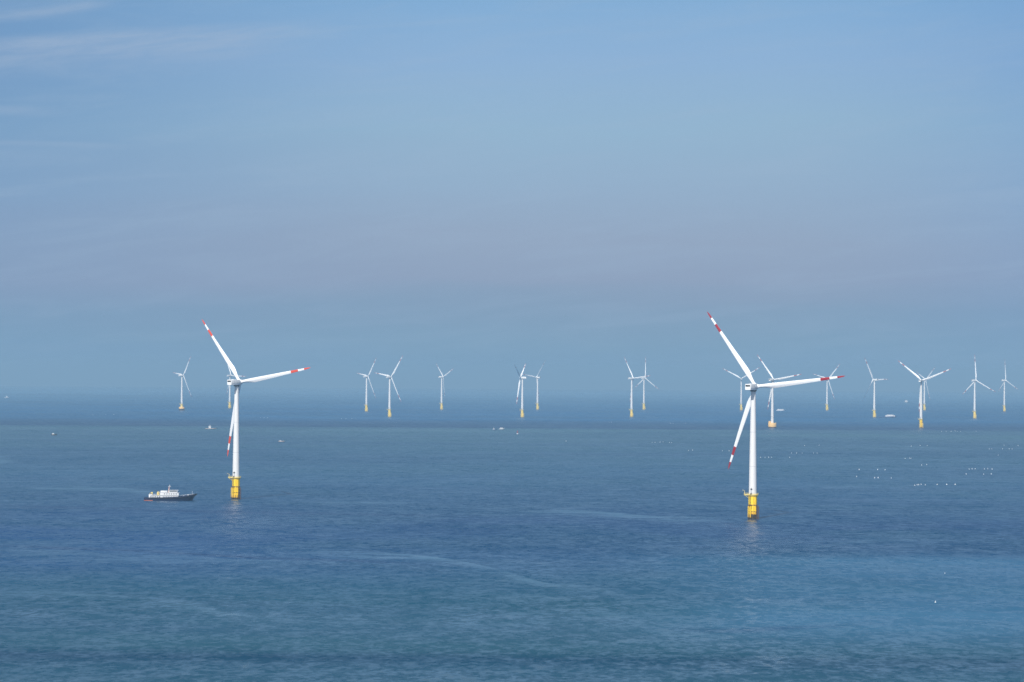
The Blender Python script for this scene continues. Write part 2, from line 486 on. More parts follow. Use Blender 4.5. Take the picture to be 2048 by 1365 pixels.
def blade_mesh(bandmat):
    """lies along +Z from the hub axis, chord along X, rotor axis +Y"""
    bm = bmesh.new(); prev = None; n = 20
    st = [0.022, 0.035, 0.06, 0.09, 0.125, 0.16, 0.20, 0.25, 0.30, 0.36, 0.43, 0.5, 0.58, 0.66, 0.725, 0.725001, 0.78, 0.825, 0.825001, 0.87, 0.91, 0.910001, 0.95, 0.975, 0.99, 1.0]
    for s in st:
        if s < 0.06: ch, th = 2.3, 2.3
        elif s < 0.2:
            k = (s - 0.06) / 0.14; k = k * k * (3 - 2 * k)
            ch = 2.3 + 1.45 * k; th = 2.3 - 1.25 * k
        else:
            k = (s - 0.2) / 0.8
            ch = 3.75 * (1 - k) ** 0.85 * 0.77 + 0.86 * (1 if s < 0.97 else max(0.15, (1 - s) / 0.03)); th = ch * (0.26 - 0.12 * k)
        ch = min(ch, 3.75)
        tw = rad(16) * (1 - min(1, s * 1.15)) ** 1.5
        z = s * RB; pre = 1.6 * s ** 2.2
        cur = []
        rnd = 1 if s < 0.06 else max(0.0, 1 - (s - 0.06) / 0.12)
        for i in range(n):
            a = 2 * math.pi * i / n
            # ellipse that turns into an aerofoil (blunt nose at -x, thin tail at +x)
            cx = math.cos(a); cy = math.sin(a)
            x = cx * 0.5 + (0 if rnd == 1 else (1 - rnd) * 0.2)
            taper = (1 - 0.55 * (1 - rnd) * max(0, cx)) * (1 - 0.35 * (1 - rnd) * max(0, cx) ** 2)
            y = cy * 0.5 * taper
            px, py = x * ch, y * th
            cur.append(bm.verts.new((px * math.cos(tw) - py * math.sin(tw), px * math.sin(tw) + py * math.cos(tw) + pre, z)))
        if prev:
            mid = (s + ps) / 2
            mi = 1 if (0.725 < mid < 0.825 or mid > 0.91) else 0
            bridge(bm, prev, cur, mi)
        else: bm.faces.new(cur)
        prev = cur; ps = s
    bm.faces.new(prev).material_index = 1
    return mesh_of('blade', bm, [M['blade'], bandmat])


def nacelle_mesh():
    """axis +Y points at the rotor, origin at the tower top centre, hub height z=0"""
    bm = bmesh.new()
    prof = [(-9.4, 2.0, 2.1, 1.85), (-9.2, 2.08, 2.18, 1.95), (-4, 2.1, 2.2, 2.1), (1.2, 2.1, 2.2, 2.3), (2.2, 1.85, 1.8, 1.85), (2.45, 1.6, 1.5, 1.6)]
    prev = None
    for y, hw, up, dn in prof:
        cur = []
        k = 0.28
        for (sx, sz) in ((1, 1), (-1, 1), (-1, -1), (1, -1)):
            zz = up if sz > 0 else dn
            cs = [(0, k), (k * 0.3, k * 0.3), (k, 0)] if (sx * sz > 0) else [(k, 0), (k * 0.3, k * 0.3), (0, k)]
            for ax, bz in cs: cur.append(bm.verts.new((sx * (hw - ax), y, sz * (zz - bz))))
        if prev: bridge(bm, prev, cur)
        else: bm.faces.new(cur)
        prev = cur
    bm.faces.new(prev)
    # yaw bearing skirt, coloured near black for the shade under the nacelle
    lathe(bm, [(1.8, -2.95), (2.2, -2.9), (2.2, -1.9), (1.9, -1.7)], 28, 2)
    # side panel seams, proud of the shell
    for sx in (-1, 1):
        for y in (-6.2, -2.6): box(bm, (sx * 2.10 - 0.02, y - 0.05, -1.4), (sx * 2.10 + 0.045, y + 0.05, 1.5), 1)
        box(bm, (sx * 2.10 - 0.02, -8.4, -0.75), (sx * 2.10 + 0.04, 0.9, -0.68), 1)
    return mesh_of('nacelle', bm, [M['nacelle'], M['seam'], M['dark']])


def vent_mesh():
    bm = bmesh.new(); box(bm, (-1.62, -9.62, 0.45), (1.62, -9.30, 1.5), 0, 0.05)
    return mesh_of('rear_vent', bm, M['dark'])


def hatch_mesh():
    bm = bmesh.new(); box(bm, (-1.0, -5.6, 2.06), (1.0, -3.2, 2.36), 0, 0.08)
    box(bm, (-0.7, -2.2, 2.08), (0.7, -0.4, 2.30), 0, 0.06)
    return mesh_of('roof_hatch', bm, M['nacelle'])


def mast_mesh():
    bm = bmesh.new(); tube(bm, (0.6, -8.6, 1.9), (0.6, -8.6, 4.0), 0.05); tube(bm, (0.1, -8.6, 3.4), (1.1, -8.6, 3.4), 0.04)
    tube(bm, (0.1, -8.6, 3.4), (0.1, -8.6, 3.75), 0.09); tube(bm, (1.1, -8.6, 3.4), (1.1, -8.6, 3.75), 0.09)
    return mesh_of('weather_mast', bm, M['steel'])


def hub_mesh():
    """rotor axis along +Y, centre at origin"""
    bm = bmesh.new()
    prof = [(1.45, -1.75), (1.75, -1.55), (1.95, -0.6), (1.95, 0.6), (1.7, 1.5), (1.2, 2.2), (0.6, 2.6), (0.12, 2.72)]
    rs = [ring(bm, (0, y, 0), (0, 1, 0), r, 32) for r, y in prof]
    for a, b in zip(rs, rs[1:]): bridge(bm, a, b)
    bm.faces.new(rs[0]).material_index = 1; bm.faces.new(rs[-1])
    for k in range(3):
        a = 2 * math.pi * k / 3
        v = Vector((math.sin(a), 0, math.cos(a))); tube(bm, v * 1.0, v * 2.05, 1.27, 24)
    return mesh_of('hub', bm, [M['blade'], M['seam']])


def platform_mesh():
    bm = bmesh.new()
    # deck: round part plus a working bay to the side (-X)
    prof = [(3.8, 16.25), (3.8, 16.65)]
    lathe(bm, prof, 36, 0)
    box(bm, (-5.9, -2.2, 16.27), (-2.5, 2.6, 16.63), 0)
    for a in range(8):
        an = 2 * math.pi * (a + .5) / 8
        v = Vector((math.cos(an), math.sin(an), 0))
        tube(bm, v * 2.9 + Vector((0, 0, 14.8)), v * 3.6 + Vector((0, 0, 16.3)), 0.13)
    for y in (-2.2, 2.2): tube(bm, (-2.8, y * .6, 14.4), (-5.6, y * .9, 16.3), 0.14)
    return mesh_of('platform', bm, [M['grate']])


def railing_mesh():
    bm = bmesh.new(); pts = []
    for i in range(0, 33):
        a = rad(-142 + 284 * i / 32); pts.append((3.7 * math.cos(a), 3.7 * math.sin(a)))
    pts += [(-5.8, 2.1), (-5.8, 0), (-5.8, -2.1)]
    pts.append(pts[0])
    for z in (17.15, 17.75): path(bm, [(x, y, z) for x, y in pts], 0.045, 5)
    path(bm, [(x, y, 16.78) for x, y in pts], 0.12, 4)
    for i, (x, y) in enumerate(pts[:-1]):
        if i % 2 == 0 or i > 31: tube(bm, (x, y, 16.6), (x, y, 17.75), 0.05, 5)
    return mesh_of('railing', bm, M['rail'])


def foundation_mesh(ym='yellow', band='brown'):
    bm = bmesh.new()
    lathe(bm, [(3.0, -12), (3.0, 0.5), (2.98, 9.6), (2.95, 16.3)], 48, 0)
    lathe(bm, [(3.0, 9.35), (3.22, 9.45), (3.22, 9.85), (2.98, 9.95)], 48, 1, cap=False)
    lathe(bm, [(2.98, 5.0), (3.14, 5.08), (3.14, 5.3), (2.98, 5.4)], 48, 1, cap=False)
    lathe(bm, [(2.6, 16.3), (3.1, 16.35), (3.1, 16.9), (2.5, 16.95)], 48, 0)
    return mesh_of('foundation', bm, [M[ym], M[band]])


def landing_mesh(mm='brown'):
    """boat landing: two fender tubes with rungs, at +X side of the foundation (local)"""
    bm = bmesh.new()
    for y in (-1.0, 1.0):
        tube(bm, (4.1, y, -3), (4.1, y, 8.6), 0.26, 10)
        tube(bm, (4.1, y, 8.6), (3.0, y, 9.4), 0.22, 10)
        for z in (1.2, 4.6, 7.8): tube(bm, (2.7, y * .9, z), (4.1, y, z), 0.18, 8)
    for i in range(20): tube(bm, (3.85, -0.36, -0.6 + i * .48), (3.85, 0.36, -0.6 + i * .48), 0.05, 5)
    for y in (-.36, .36): tube(bm, (3.85, y, -2), (3.85, y, 9.6), 0.08, 6)
    return mesh_of('boat_landing', bm, M[mm])


def ladder_mesh(mm='brown'):
    bm = bmesh.new()
    for x in (-.36, .36): tube(bm, (x, -3.5, 9.2), (x, -3.5, 17.2), 0.07, 6)
    for i in range(18): tube(bm, (-.36, -3.5, 9.3 + i * .42), (.36, -3.5, 9.3 + i * .42), 0.04, 5)
    box(bm, (-1.2, -4.3, 9.5), (1.2, -3.1, 9.7))
    for z in (11.5, 14): tube(bm, (0, -3.5, z), (0, -2.9, z), .08, 6)
    return mesh_of('ladder', bm, M[mm])


def cable_mesh():
    bm = bmesh.new()
    for a in (-18, 14):
        v = Vector((math.cos(rad(a)), math.sin(rad(a)), 0))
        tube(bm, v * 3.25 + Vector((0, 0, -4)), v * 3.2 + Vector((0, 0, 15.6)), 0.17, 8)
        for z in (2, 7, 12): tube(bm, v * 2.9 + Vector((0, 0, z)), v * 3.3 + Vector((0, 0, z)), 0.12, 6)
    return mesh_of('cable_tube', bm, M['yellow'])


def door_mesh():
    bm = bmesh.new(); box(bm, (-.55, -2.80, 17.0), (.55, -2.5, 19.3), 0, .04)
    return mesh_of('door', bm, M['seam'])


def lamp_mesh():
    bm = bmesh.new(); box(bm, (-.6, -3.3, 20.2), (.6, -2.5, 20.85), 0, .05); tube(bm, (0, -3.0, 20.8), (0, -3.0, 21.3), .12)
    return mesh_of('door_canopy', bm, M['dark'])


def cabinet_mesh():
    bm = bmesh.new(); box(bm, (-1.9, -3.6, 16.66), (-1.1, -2.9, 17.9), 0, .05)
    return mesh_of('cabinet', bm, M['dark'])


def crane_mesh():
    bm = bmesh.new(); tube(bm, (-5.4, 1.6, 16.6), (-5.4, 1.6, 19.2), .14); tube(bm, (-5.4, 1.6, 19.2), (-7.0, 0.6, 19.9), .10)
    tube(bm, (-7.0, .6, 19.9), (-7.0, .6, 18.8), .03, 5)
    return mesh_of('davit_crane', bm, M['rail'])


def low_cap_mesh(w_, z0, z1):
    bm = bmesh.new()
    lathe(bm, [(w_ * .47, z0), (w_ * .5, z0 + .5), (w_ * .5, z1 - .4), (w_ * .485, z1)], 32, 0)
    lathe(bm, [(w_ * .46, -6), (w_ * .46, z0 + .05)], 32, 2)
    box(bm, (-w_ * .46, -3.0, z1 - .02), (-w_ * .20, 3.0, z1 + 3.4), 0, .15)
    lathe(bm, [(2.78, z1 - .02), (2.74, 16.95)], 32, 3)
    for i in range(24):
        a = 2 * math.pi * i / 24; x, y = w_ * .47 * math.cos(a), w_ * .47 * math.sin(a)
        tube(bm, (x, y, z1 - .05), (x, y, z1 + 1.1), .06, 5, 1)
    return mesh_of('pile_cap', bm, [M['concrete'], M['rail'], M['brown'], M['tower']])


def cap_mesh(w_, z0, z1, piles):
    if not piles: return low_cap_mesh(w_, z0, z1)
    """high-rise pile cap: broad concrete block on raking piles with a yellow pedestal"""
    bm = bmesh.new()
    lathe(bm, [(w_ * .46, z0), (w_ * .5, z0 + .6), (w_ * .5, z1 - 1.5), (w_ * .44, z1)], 32, 0)
    lathe(bm, [(3.3, z1), (3.2, 16.3), (2.6, 16.9)], 32, 1)
    if piles:
        for k in range(8):
            a = 2 * math.pi * (k + .5) / 8
            tube(bm, (w_ * .38 * math.cos(a), w_ * .38 * math.sin(a), z0 + .3), (w_ * .62 * math.cos(a), w_ * .62 * math.sin(a), -12), .85, 12, 2)
    else:
        lathe(bm, [(w_ * .485, -6), (w_ * .485, z0 + .05)], 32, 2)
    return mesh_of('pile_cap', bm, [M['concrete'], M['rail'], M['brown']])


ME = dict(tower=tower_mesh(), blade=blade_mesh(M['red']), blade_orange=blade_mesh(M['orange_red']), nacelle=nacelle_mesh(), vent=vent_mesh(),
          hatch=hatch_mesh(), mast=mast_mesh(), hub=hub_mesh(), platform=platform_mesh(), railing=railing_mesh(),
          foundation=foundation_mesh(), foundation_clean=foundation_mesh('yellow_clean'), foundation_pale=foundation_mesh('yellow_pale', 'yellow_pale'), blade_far=blade_mesh(M['hazed_red']), landing_pale=landing_mesh('yellow_pale'), landing_left=landing_mesh('yellow_clean'), ladder_pale=ladder_mesh('yellow_pale'), landing=landing_mesh(), ladder=ladder_mesh(), cable=cable_mesh(), door=door_mesh(),
          lamp=lamp_mesh(), cabinet=cabinet_mesh(), crane=crane_mesh(), cap_legs=cap_mesh(15, 4.0, 9.5, True), cap_low=cap_mesh(15.5, 1.2, 8.8, False))


def turbine(bx, by, yaw, ph, label, kind='mono', near=False, blade='blade', base_rot=0.0, pitch=0.0, bscale=1.0, cone=CONE):
    p = at(bx, by)
    r = thing('wind_turbine', label, 'wind turbine', p, 0.0, 'wind turbines standing in the sea')
    yz = -rad(yaw)
    base = Matrix.Rotation(base_rot, 4, 'Z')
    tw = obj('tower', ME['tower'], r)
    obj('door', ME['door'], tw, Matrix.Rotation(rad(-24), 4, 'Z'))
    obj('door_canopy', ME['lamp'], tw, Matrix.Rotation(rad(-24), 4, 'Z'))
    top = Matrix.Translation((0, 0, HUB)) @ Matrix.Rotation(yz, 4, 'Z')
    na = obj('nacelle', ME['nacelle'], r, top)
    obj('rear_vent', ME['vent'], na); obj('roof_hatch', ME['hatch'], na); obj('weather_mast', ME['mast'], na)
    rot = top @ Matrix.Rotation(TILT, 4, 'X') @ Matrix.Translation((0, OVER, 0)) @ Matrix.Rotation(rad(ph), 4, 'Y')
    obj('hub', ME['hub'], r, rot)
    for k in range(3):
        # blade k turned about the rotor axis, coned forward
        obj('blade', ME[blade], r, rot @ Matrix.Rotation(rad(120 * k), 4, 'Y') @ Matrix.Rotation(-cone + 0.025, 4, 'X')
            @ Matrix.Rotation(rad(pitch), 4, 'Z') @ Matrix.Diagonal((1, 1, bscale, 1)))
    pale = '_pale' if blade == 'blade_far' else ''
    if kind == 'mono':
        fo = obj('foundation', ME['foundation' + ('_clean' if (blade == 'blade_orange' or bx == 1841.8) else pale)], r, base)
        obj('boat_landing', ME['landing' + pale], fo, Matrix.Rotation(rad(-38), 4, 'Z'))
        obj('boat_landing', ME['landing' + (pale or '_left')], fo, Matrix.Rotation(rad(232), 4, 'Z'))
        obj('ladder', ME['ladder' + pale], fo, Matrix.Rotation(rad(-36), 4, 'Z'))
        obj('cable_tube', ME['cable'], fo, Matrix.Rotation(rad(-70), 4, 'Z'))
    else:
        obj('foundation', ME[kind], r, base)
    if kind == 'cap_low': return r
    pl = obj('platform', ME['platform'], r, base)
    obj('railing', ME['railing'], pl); obj('cabinet', ME['cabinet'], pl); obj('davit_crane', ME['crane'], pl)
    return r


TB = [
    (472, 998.5, 32, 80, 'large white wind turbine with orange-red blade bands, right of the navy work ship', 'mono', 'blade_orange'),
    (1505, 1038.5, 28, 83.5, 'largest and nearest white wind turbine, deep red blade bands and black waterline on yellow base', 'mono', 'blade'),
    (363.5, 821.5, 53, 36, 'small distant turbine on a broad cream pile cap with legs, leftmost of all turbines', 'cap_legs', 'blade_far'),
    (459.5, 817, 48, 92, 'small distant turbine partly hidden behind the nacelle of the orange-banded large turbine', 'mono', 'blade_far'),
    (732.8, 823.3, 54, 38, 'distant white turbine, left and smaller one of the close pair right of the orange-banded turbine', 'mono', 'blade_far'),
    (779, 834.3, 45, 38, 'distant white turbine, right and taller one of the close pair right of the orange-banded turbine', 'mono', 'blade_far'),
    (883.1, 819.5, 62, 68, 'small distant turbine standing alone left of centre, two short blades raised in a V', 'mono', 'blade_far'),
    (1044.4, 835, -76, 60, 'distant turbine at centre whose nacelle tail points right, long blade hanging down left', 'mono', 'blade_far'),
    (1074.9, 819.6, -48, 38, 'small distant turbine just right of the centre one, blade reaching left towards it', 'mono', 'blade_far'),
    (1263, 834.2, 55, 84, 'distant turbine whose level blade crosses the smaller turbine close on its right', 'mono', 'blade_far'),
    (1287.6, 819.6, 52, 2, 'small distant turbine with one upright blade, crossed by the level blade of its left neighbour', 'mono', 'blade_far'),
    (1482.2, 821, 4, 58, 'small pale distant turbine just left of the nearest turbine tower, blades in a Y', 'mono', 'blade_far'),
    (1544.4, 855.7, 40, 80, 'mid distance turbine on wide orange-yellow block base, just right of the nearest turbine', 'cap_low', 'blade_far'),
    (1653.8, 821, 45, 44, 'small distant turbine behind the red banded tip of the nearest turbine blade', 'mono', 'blade_far'),
    (1748.4, 835, -43, 88, 'distant turbine beside the dark and white ship on the right, blade pointing right', 'mono', 'blade_far'),
    (1841.8, 856.2, 25, 68, 'mid distance turbine on yellow base, two long blades spread wide in a V, far right', 'mono', 'blade_far'),
    (1848.5, 821, 65, 52, 'small distant turbine close behind the right side of the wide V bladed turbine', 'mono', 'blade_far'),
    (1949, 837.3, 52, 116, 'distant turbine with upright blade and two lower blades spread, second from right edge', 'mono', 'blade_far'),
    (2008.4, 823.3, 66, 116, 'small pale distant turbine with an upright blade, nearest the right edge', 'mono', 'blade_far'),
]
for i, a in enumerate(TB):
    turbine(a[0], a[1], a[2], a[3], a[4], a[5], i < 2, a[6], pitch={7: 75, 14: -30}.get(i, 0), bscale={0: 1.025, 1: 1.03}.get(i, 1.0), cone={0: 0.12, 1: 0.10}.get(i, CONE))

# ------------------------------------------------------------------ the navy work ship
M['navy'] = mat('navy_hull_paint', (0.008, 0.018, 0.06), 0.4, var=0.2, scale=0.3)
M['boot'] = mat('orange_red_antifouling', (0.42, 0.12, 0.07), 0.6, var=0.15, scale=0.5)
M['shipwhite'] = mat('ship_white_paint', (0.66, 0.67, 0.68), 0.4, var=0.08, scale=0.6, streaks=0.12)
M['glass'] = mat('dark_window_glass', (0.02, 0.03, 0.04), 0.15)
M['deck'] = mat('green_grey_deck', (0.14, 0.15, 0.16), 0.7, var=0.15, scale=0.7)
M['buff'] = mat('pale_yellow_ship_paint', (0.66, 0.50, 0.16), 0.5)
M['pink'] = mat('salmon_mast_paint', (0.72, 0.42, 0.32), 0.5)
M['grey'] = mat('light_grey_paint', (0.45, 0.47, 0.50), 0.5)
M['rubber'] = mat('black_rubber_fender', (0.02, 0.02, 0.02), 0.8)


def hull_mesh(L, B, st_h, bow_h, flare=0.5, boot_x=0.0, mats=None, draft=1.2, bulw=0.9):
    """x from 0 (stern) to L (bow); z=0 waterline. boot stripe shows where x<boot_x"""
    bm = bmesh.new(); N = 30; rows = []
    for i in range(N + 1):
        f = i / N; x = L * f
        top = st_h + (bow_h - st_h) * max(0, (f - 0.35) / 0.65) ** 2.0
        wtop = B / 2 * (1 if f < 0.6 else math.sqrt(max(0.0, 1 - ((f - 0.6) / 0.4) ** 2.4)))
        wbot = B / 2 * 0.9 * (1 if f < 0.45 else max(0.0, 1 - ((f - 0.45) / 0.55) ** 1.7))
        if f < 0.05: wtop *= 0.93; wbot *= 0.9
        xo = -0.10 * L * max(0, (f - 0.8) / 0.2) ** 1.5   # waterline pulled back under the bow
        pr = []
        for k, zf in enumerate((-draft, 0.0, 0.55, 0.56, top * 0.62, top)):
            g = max(0, zf) / top
            w2 = wbot + (wtop - wbot) * (g ** 0.8)
            xx = x + xo * (1 - g)
            pr.append((xx, max(w2, 0.06), zf))
        rows.append(pr)
    V = []
    for pr in rows:
        V.append([bm.verts.new((x, -y, z)) for x, y, z in pr] + [bm.verts.new((x, y, z)) for x, y, z in reversed(pr)])
    for i in range(N):
        for k in range(11):
            f = bm.faces.new((V[i][k], V[i + 1][k], V[i + 1][k + 1], V[i][k + 1]))
            if k == 5: f.material_index = 2
            elif k in (0, 1, 9, 10): f.material_index = 1
            else: f.material_index = 0
            if k in (1, 2, 8, 9) and L * (i + .5) / N > boot_x > 0: f.material_index = 0
    bm.faces.new(V[0]); bm.faces.new(V[-1])
    # bulwark
    prevs = None
    for side in (-1, 1):
        last = None
        for i in range(N + 1):
            x, y, z = rows[i][-1]
            a = bm.verts.new((x + .0, side * (y + .01), z - .02)); b = bm.verts.new((x + 0.02 * i, side * (y + .06), z + bulw * (0.45 + 0.55 * i / N)))
            c = bm.verts.new((x + .0, side * max(0.02, y - .12), z - .02)); d_ = bm.verts.new((x + 0.02 * i, side * max(0.02, y - .08), z + bulw * (0.45 + 0.55 * i / N)))
            if last:
                bm.faces.new((last[0], a, b, last[1])); bm.faces.new((last[2], last[3], d_, c)); bm.faces.new((last[1], b, d_, last[3]))
            last = (a, b, c, d_)
    return mesh_of('hull', bm, mats), rows


def window_row(bm, x0, x1, n, y, z0, z1, wd, th=.06):
    for i in range(n):
        c = x0 + (x1 - x0) * (i + .5) / n
        box(bm, (c - wd / 2, min(y, y + th), z0), (c + wd / 2, max(y, y + th), z1))


def work_ship():
    p = at(341, 1001.5)
    L = 39.5
    r = thing('work_ship', 'navy blue offshore work ship with stacked white deckhouses beside the orange-banded large turbine', 'ship', p, rad(4.0))
    T0 = Matrix.Translation((-L / 2, 0, 0))
    TS = Matrix.Translation((-L / 2, 0, 0.4)) @ Matrix.Diagonal((1, 1, 0.8, 1))
    me, rows = hull_mesh(L, 8.6, 2.0, 4.6, boot_x=6.4, mats=[M['navy'], M['boot'], M['deck']])
    h = obj('hull', me, r, T0)
    bm = bmesh.new()
    for side in (-1, 1):
        pts = [(x, side * (y + .1), z - .25) for x, y, z in [q[-1] for q in rows[2:30]]]
        path(bm, pts, .16, 6)
    obj('fender', mesh_of('fender', bm, M['rubber']), h)
    bm = bmesh.new()
    for x in (38.2,): path(bm, [(x + .3, -1.6, 4.6), (x + 1.5, 0, 5.0), (x + .3, 1.6, 4.6)], .5, 8)
    obj('bow_fender', mesh_of('bow_fender', bm, M['rubber']), h)
    # deckhouses
    bm = bmesh.new(); box(bm, (3.6, -3.5, 1.98), (25.8, 3.5, 4.5), 0, .12); box(bm, (4.6, -3.9, 4.5), (26.4, 3.9, 4.66), 0)
    dh = obj('lower_deckhouse', mesh_of('lower_deckhouse', bm, M['shipwhite']), r, TS)
    for (x0, x1, n, wd) in ((4.4, 12.5, 5, 1.0), (14.0, 25.2, 9, .7)):
        for c in range(n):
            bm = bmesh.new(); xx = x0 + (x1 - x0) * (c + .5) / n
            for s in (-1, 1): box(bm, (xx - wd / 2, s * 3.52 - .04, 2.75), (xx + wd / 2, s * 3.52 + .04, 3.6), 0, .03)
            obj('window', mesh_of('window', bm, M['glass'], False), dh)
    bm = bmesh.new(); box(bm, (11.8, -3.1, 4.66), (26.2, 3.1, 7.1), 0, .12); box(bm, (10.6, -3.4, 7.1), (26.8, 3.4, 7.24), 0)
    ud = obj('upper_deckhouse', mesh_of('upper_deckhouse', bm, M['shipwhite']), r, TS)
    for c in range(6):
        bm = bmesh.new(); xx = 15.5 + c * 1.75
        for s in (-1, 1): box(bm, (xx - .4, s * 3.12 - .04, 5.5), (xx + .4, s * 3.12 + .04, 6.3), 0, .03)
        obj('window', mesh_of('window', bm, M['glass'], False), ud)
    bm = bmesh.new(); box(bm, (18.6, -2.7, 7.24), (25.2, 2.7, 9.3), 0, .15); box(bm, (18.0, -3.1, 9.3), (26.0, 3.1, 9.5), 0, .04)
    wh = obj('wheelhouse', mesh_of('wheelhouse', bm, M['shipwhite']), r, TS)
    bm = bmesh.new(); box(bm, (19.2, -2.75, 8.1), (24.8, 2.75, 8.9)); box(bm, (25.15, -2.3, 8.1), (25.25, 2.3, 8.9))
    obj('window', mesh_of('window', bm, M['glass'], False), wh)
    bm = bmesh.new(); box(bm, (12.4, -2.5, 7.24), (17.4, 2.5, 8.9), 0, .15)
    obj('rear_cabin', mesh_of('rear_cabin', bm, M['shipwhite']), r, TS)
    # mast
    bm = bmesh.new(); tube(bm, (18.2, 0, 7.2), (18.9, 0, 12.6), .38, 10, 0, .22)
    ma = obj('mast', mesh_of('mast', bm, M['pink']), r, TS)
    bm = bmesh.new(); tube(bm, (18.9, 0, 12.4), (19.1, 0, 15.2), .06); box(bm, (18.0, -.2, 12.5), (20.2, .2, 12.9), 0, .05); tube(bm, (18.9, -1.6, 11.6), (18.9, 1.6, 11.6), .06)
    lathe(bm, [(.1, 12.9), (.5, 13.1), (.55, 13.5), (.3, 13.9)], 12, off=(19.2, 0))
    obj('radar', mesh_of('radar', bm, M['grey']), ma)
    # funnels and crane
    for x, s in ((10.6, -1), (10.6, 1)):
        bm = bmesh.new(); box(bm, (x - .9, s * 2.1 - .8, 4.66), (x + .9, s * 2.1 + .8, 7.5), 0, .2); tube(bm, (x, s * 2.1, 7.4), (x - .3, s * 2.1, 8.2), .3)
        obj('funnel', mesh_of('funnel', bm, M['buff']), r, TS)
    bm = bmesh.new(); tube(bm, (5.9, -1, 4.6), (5.9, -1, 7.6), .42, 10); tube(bm, (5.9, -1, 7.4), (4.0, -1, 6.0), .2, 8); box(bm, (5.3, -1.6, 6.4), (6.6, -.4, 7.5), 0, .1)
    obj('crane', mesh_of('crane', bm, M['buff']), r, TS)
    # lifeboat at the stern
    bm = bmesh.new(); rs = [ring(bm, (3.4 + q * .55, -2.8, 4.9), (1, 0, 0), .75 * math.sqrt(max(.03, 1 - ((q - 2.5) / 2.6) ** 2)), 12) for q in range(6)]
    for a, b in zip(rs, rs[1:]): bridge(bm, a, b)
    bm.faces.new(rs[0]); bm.faces.new(rs[-1])
    tube(bm, (3.8, -2.8, 2.0), (3.8, -2.8, 4.4), .12); tube(bm, (5.2, -2.8, 2.0), (5.2, -2.8, 4.4), .12)
    obj('lifeboat', mesh_of('lifeboat', bm, M['shipwhite']), r, TS)
    # railings
    bm = bmesh.new()
    for s in (-1, 1):
        for z in (4.66, 5.1, 5.6): 
            if z > 4.7: tube(bm, (4.8, s * 3.8, z), (26.2, s * 3.8, z), .035, 5)
        for i in range(15): tube(bm, (4.8 + i * 1.528, s * 3.8, 4.6), (4.8 + i * 1.528, s * 3.8, 5.6), .035, 5)
        tube(bm, (10.8, s * 3.3, 8.2), (18.4, s * 3.3, 8.2), .035, 5)
        for i in range(6): tube(bm, (10.8 + i * 1.5, s * 3.3, 7.2), (10.8 + i * 1.5, s * 3.3, 8.2), .035, 5)
        pts = [(x - .3, s * max(.1, y - .2), z + 1.75) for x, y, z in [q[-1] for q in rows[21:30]]]
        path(bm, pts, .06, 5)
        for q in pts[::2]: tube(bm, (q[0], q[1], q[2] - 1.2), q, .04, 5)
    obj('railing', mesh_of('railing', bm, M['shipwhite']), r, TS)
    # foredeck gear
    bm = bmesh.new(); box(bm, (29.2, -1.2, 2.6), (31.2, 1.2, 3.7), 0, .15); tube(bm, (33.2, -1.4, 4.3), (33.2, 1.4, 4.3), .55, 12); box(bm, (32.5, -1.1, 3.3), (33.9, 1.1, 3.9), 0, .1)
    obj('windlass', mesh_of('windlass', bm, M['grey']), r, T0)
    bm = bmesh.new(); tube(bm, (36.3, 0, 4.0), (36.3, 0, 7.4), .07)
    obj('jackstaff', mesh_of('jackstaff', bm, M['shipwhite']), r, T0)
    return r


work_ship()


# ------------------------------------------------------------------ small craft
def boat(name, label, cat, px, py, L, B, hull_col, house, rz=0.0, free=1.2, mast=0.0, cabin_col='shipwhite', boot='rubber', group=None, bow_right=True):
    p = at(px, py)
    r = thing(name, label, cat, p, rz if bow_right else rz + math.pi, group)
    T0 = Matrix.Translation((-L / 2, 0, 0))
    me, rows = hull_mesh(L, B, free, free * 1.8, mats=[M[hull_col], M[boot], M['deck']], draft=.6, bulw=.4)
    obj('hull', me, r, T0)
    for (f0, f1, wf, z0, z1) in house:
        bm = bmesh.new(); box(bm, (L * f0, -B * wf / 2, z0), (L * f1, B * wf / 2, z1), 0, .1)
        zz = (z0 + z1) / 2
        c = obj('cabin', mesh_of('cabin', bm, M[cabin_col]), r, T0)
        bm = bmesh.new(); k = L * (f1 - f0)
        n = max(2, int(k / 1.6))
        for s in (-1, 1): window_row(bm, L * f0 + .2, L * f1 - .2, n, s * (B * wf / 2 - .03) if s > 0 else -(B * wf / 2 + .03), zz, zz + (z1 - z0) * .22, k / n * .45)
        obj('window', mesh_of('window', bm, M['glass'], False), c)
    if mast:
        x = L * (house[0][0] * .5 + house[0][1] * .5) if house else L * .4
        bm = bmesh.new(); tube(bm, (x, 0, free), (x, 0, mast), .12, 6); tube(bm, (x - .8, 0, mast * .85), (x + .8, 0, mast * .85), .08, 6)
        obj('mast', mesh_of('mast', bm, M['shipwhite']), r, T0)
    return r


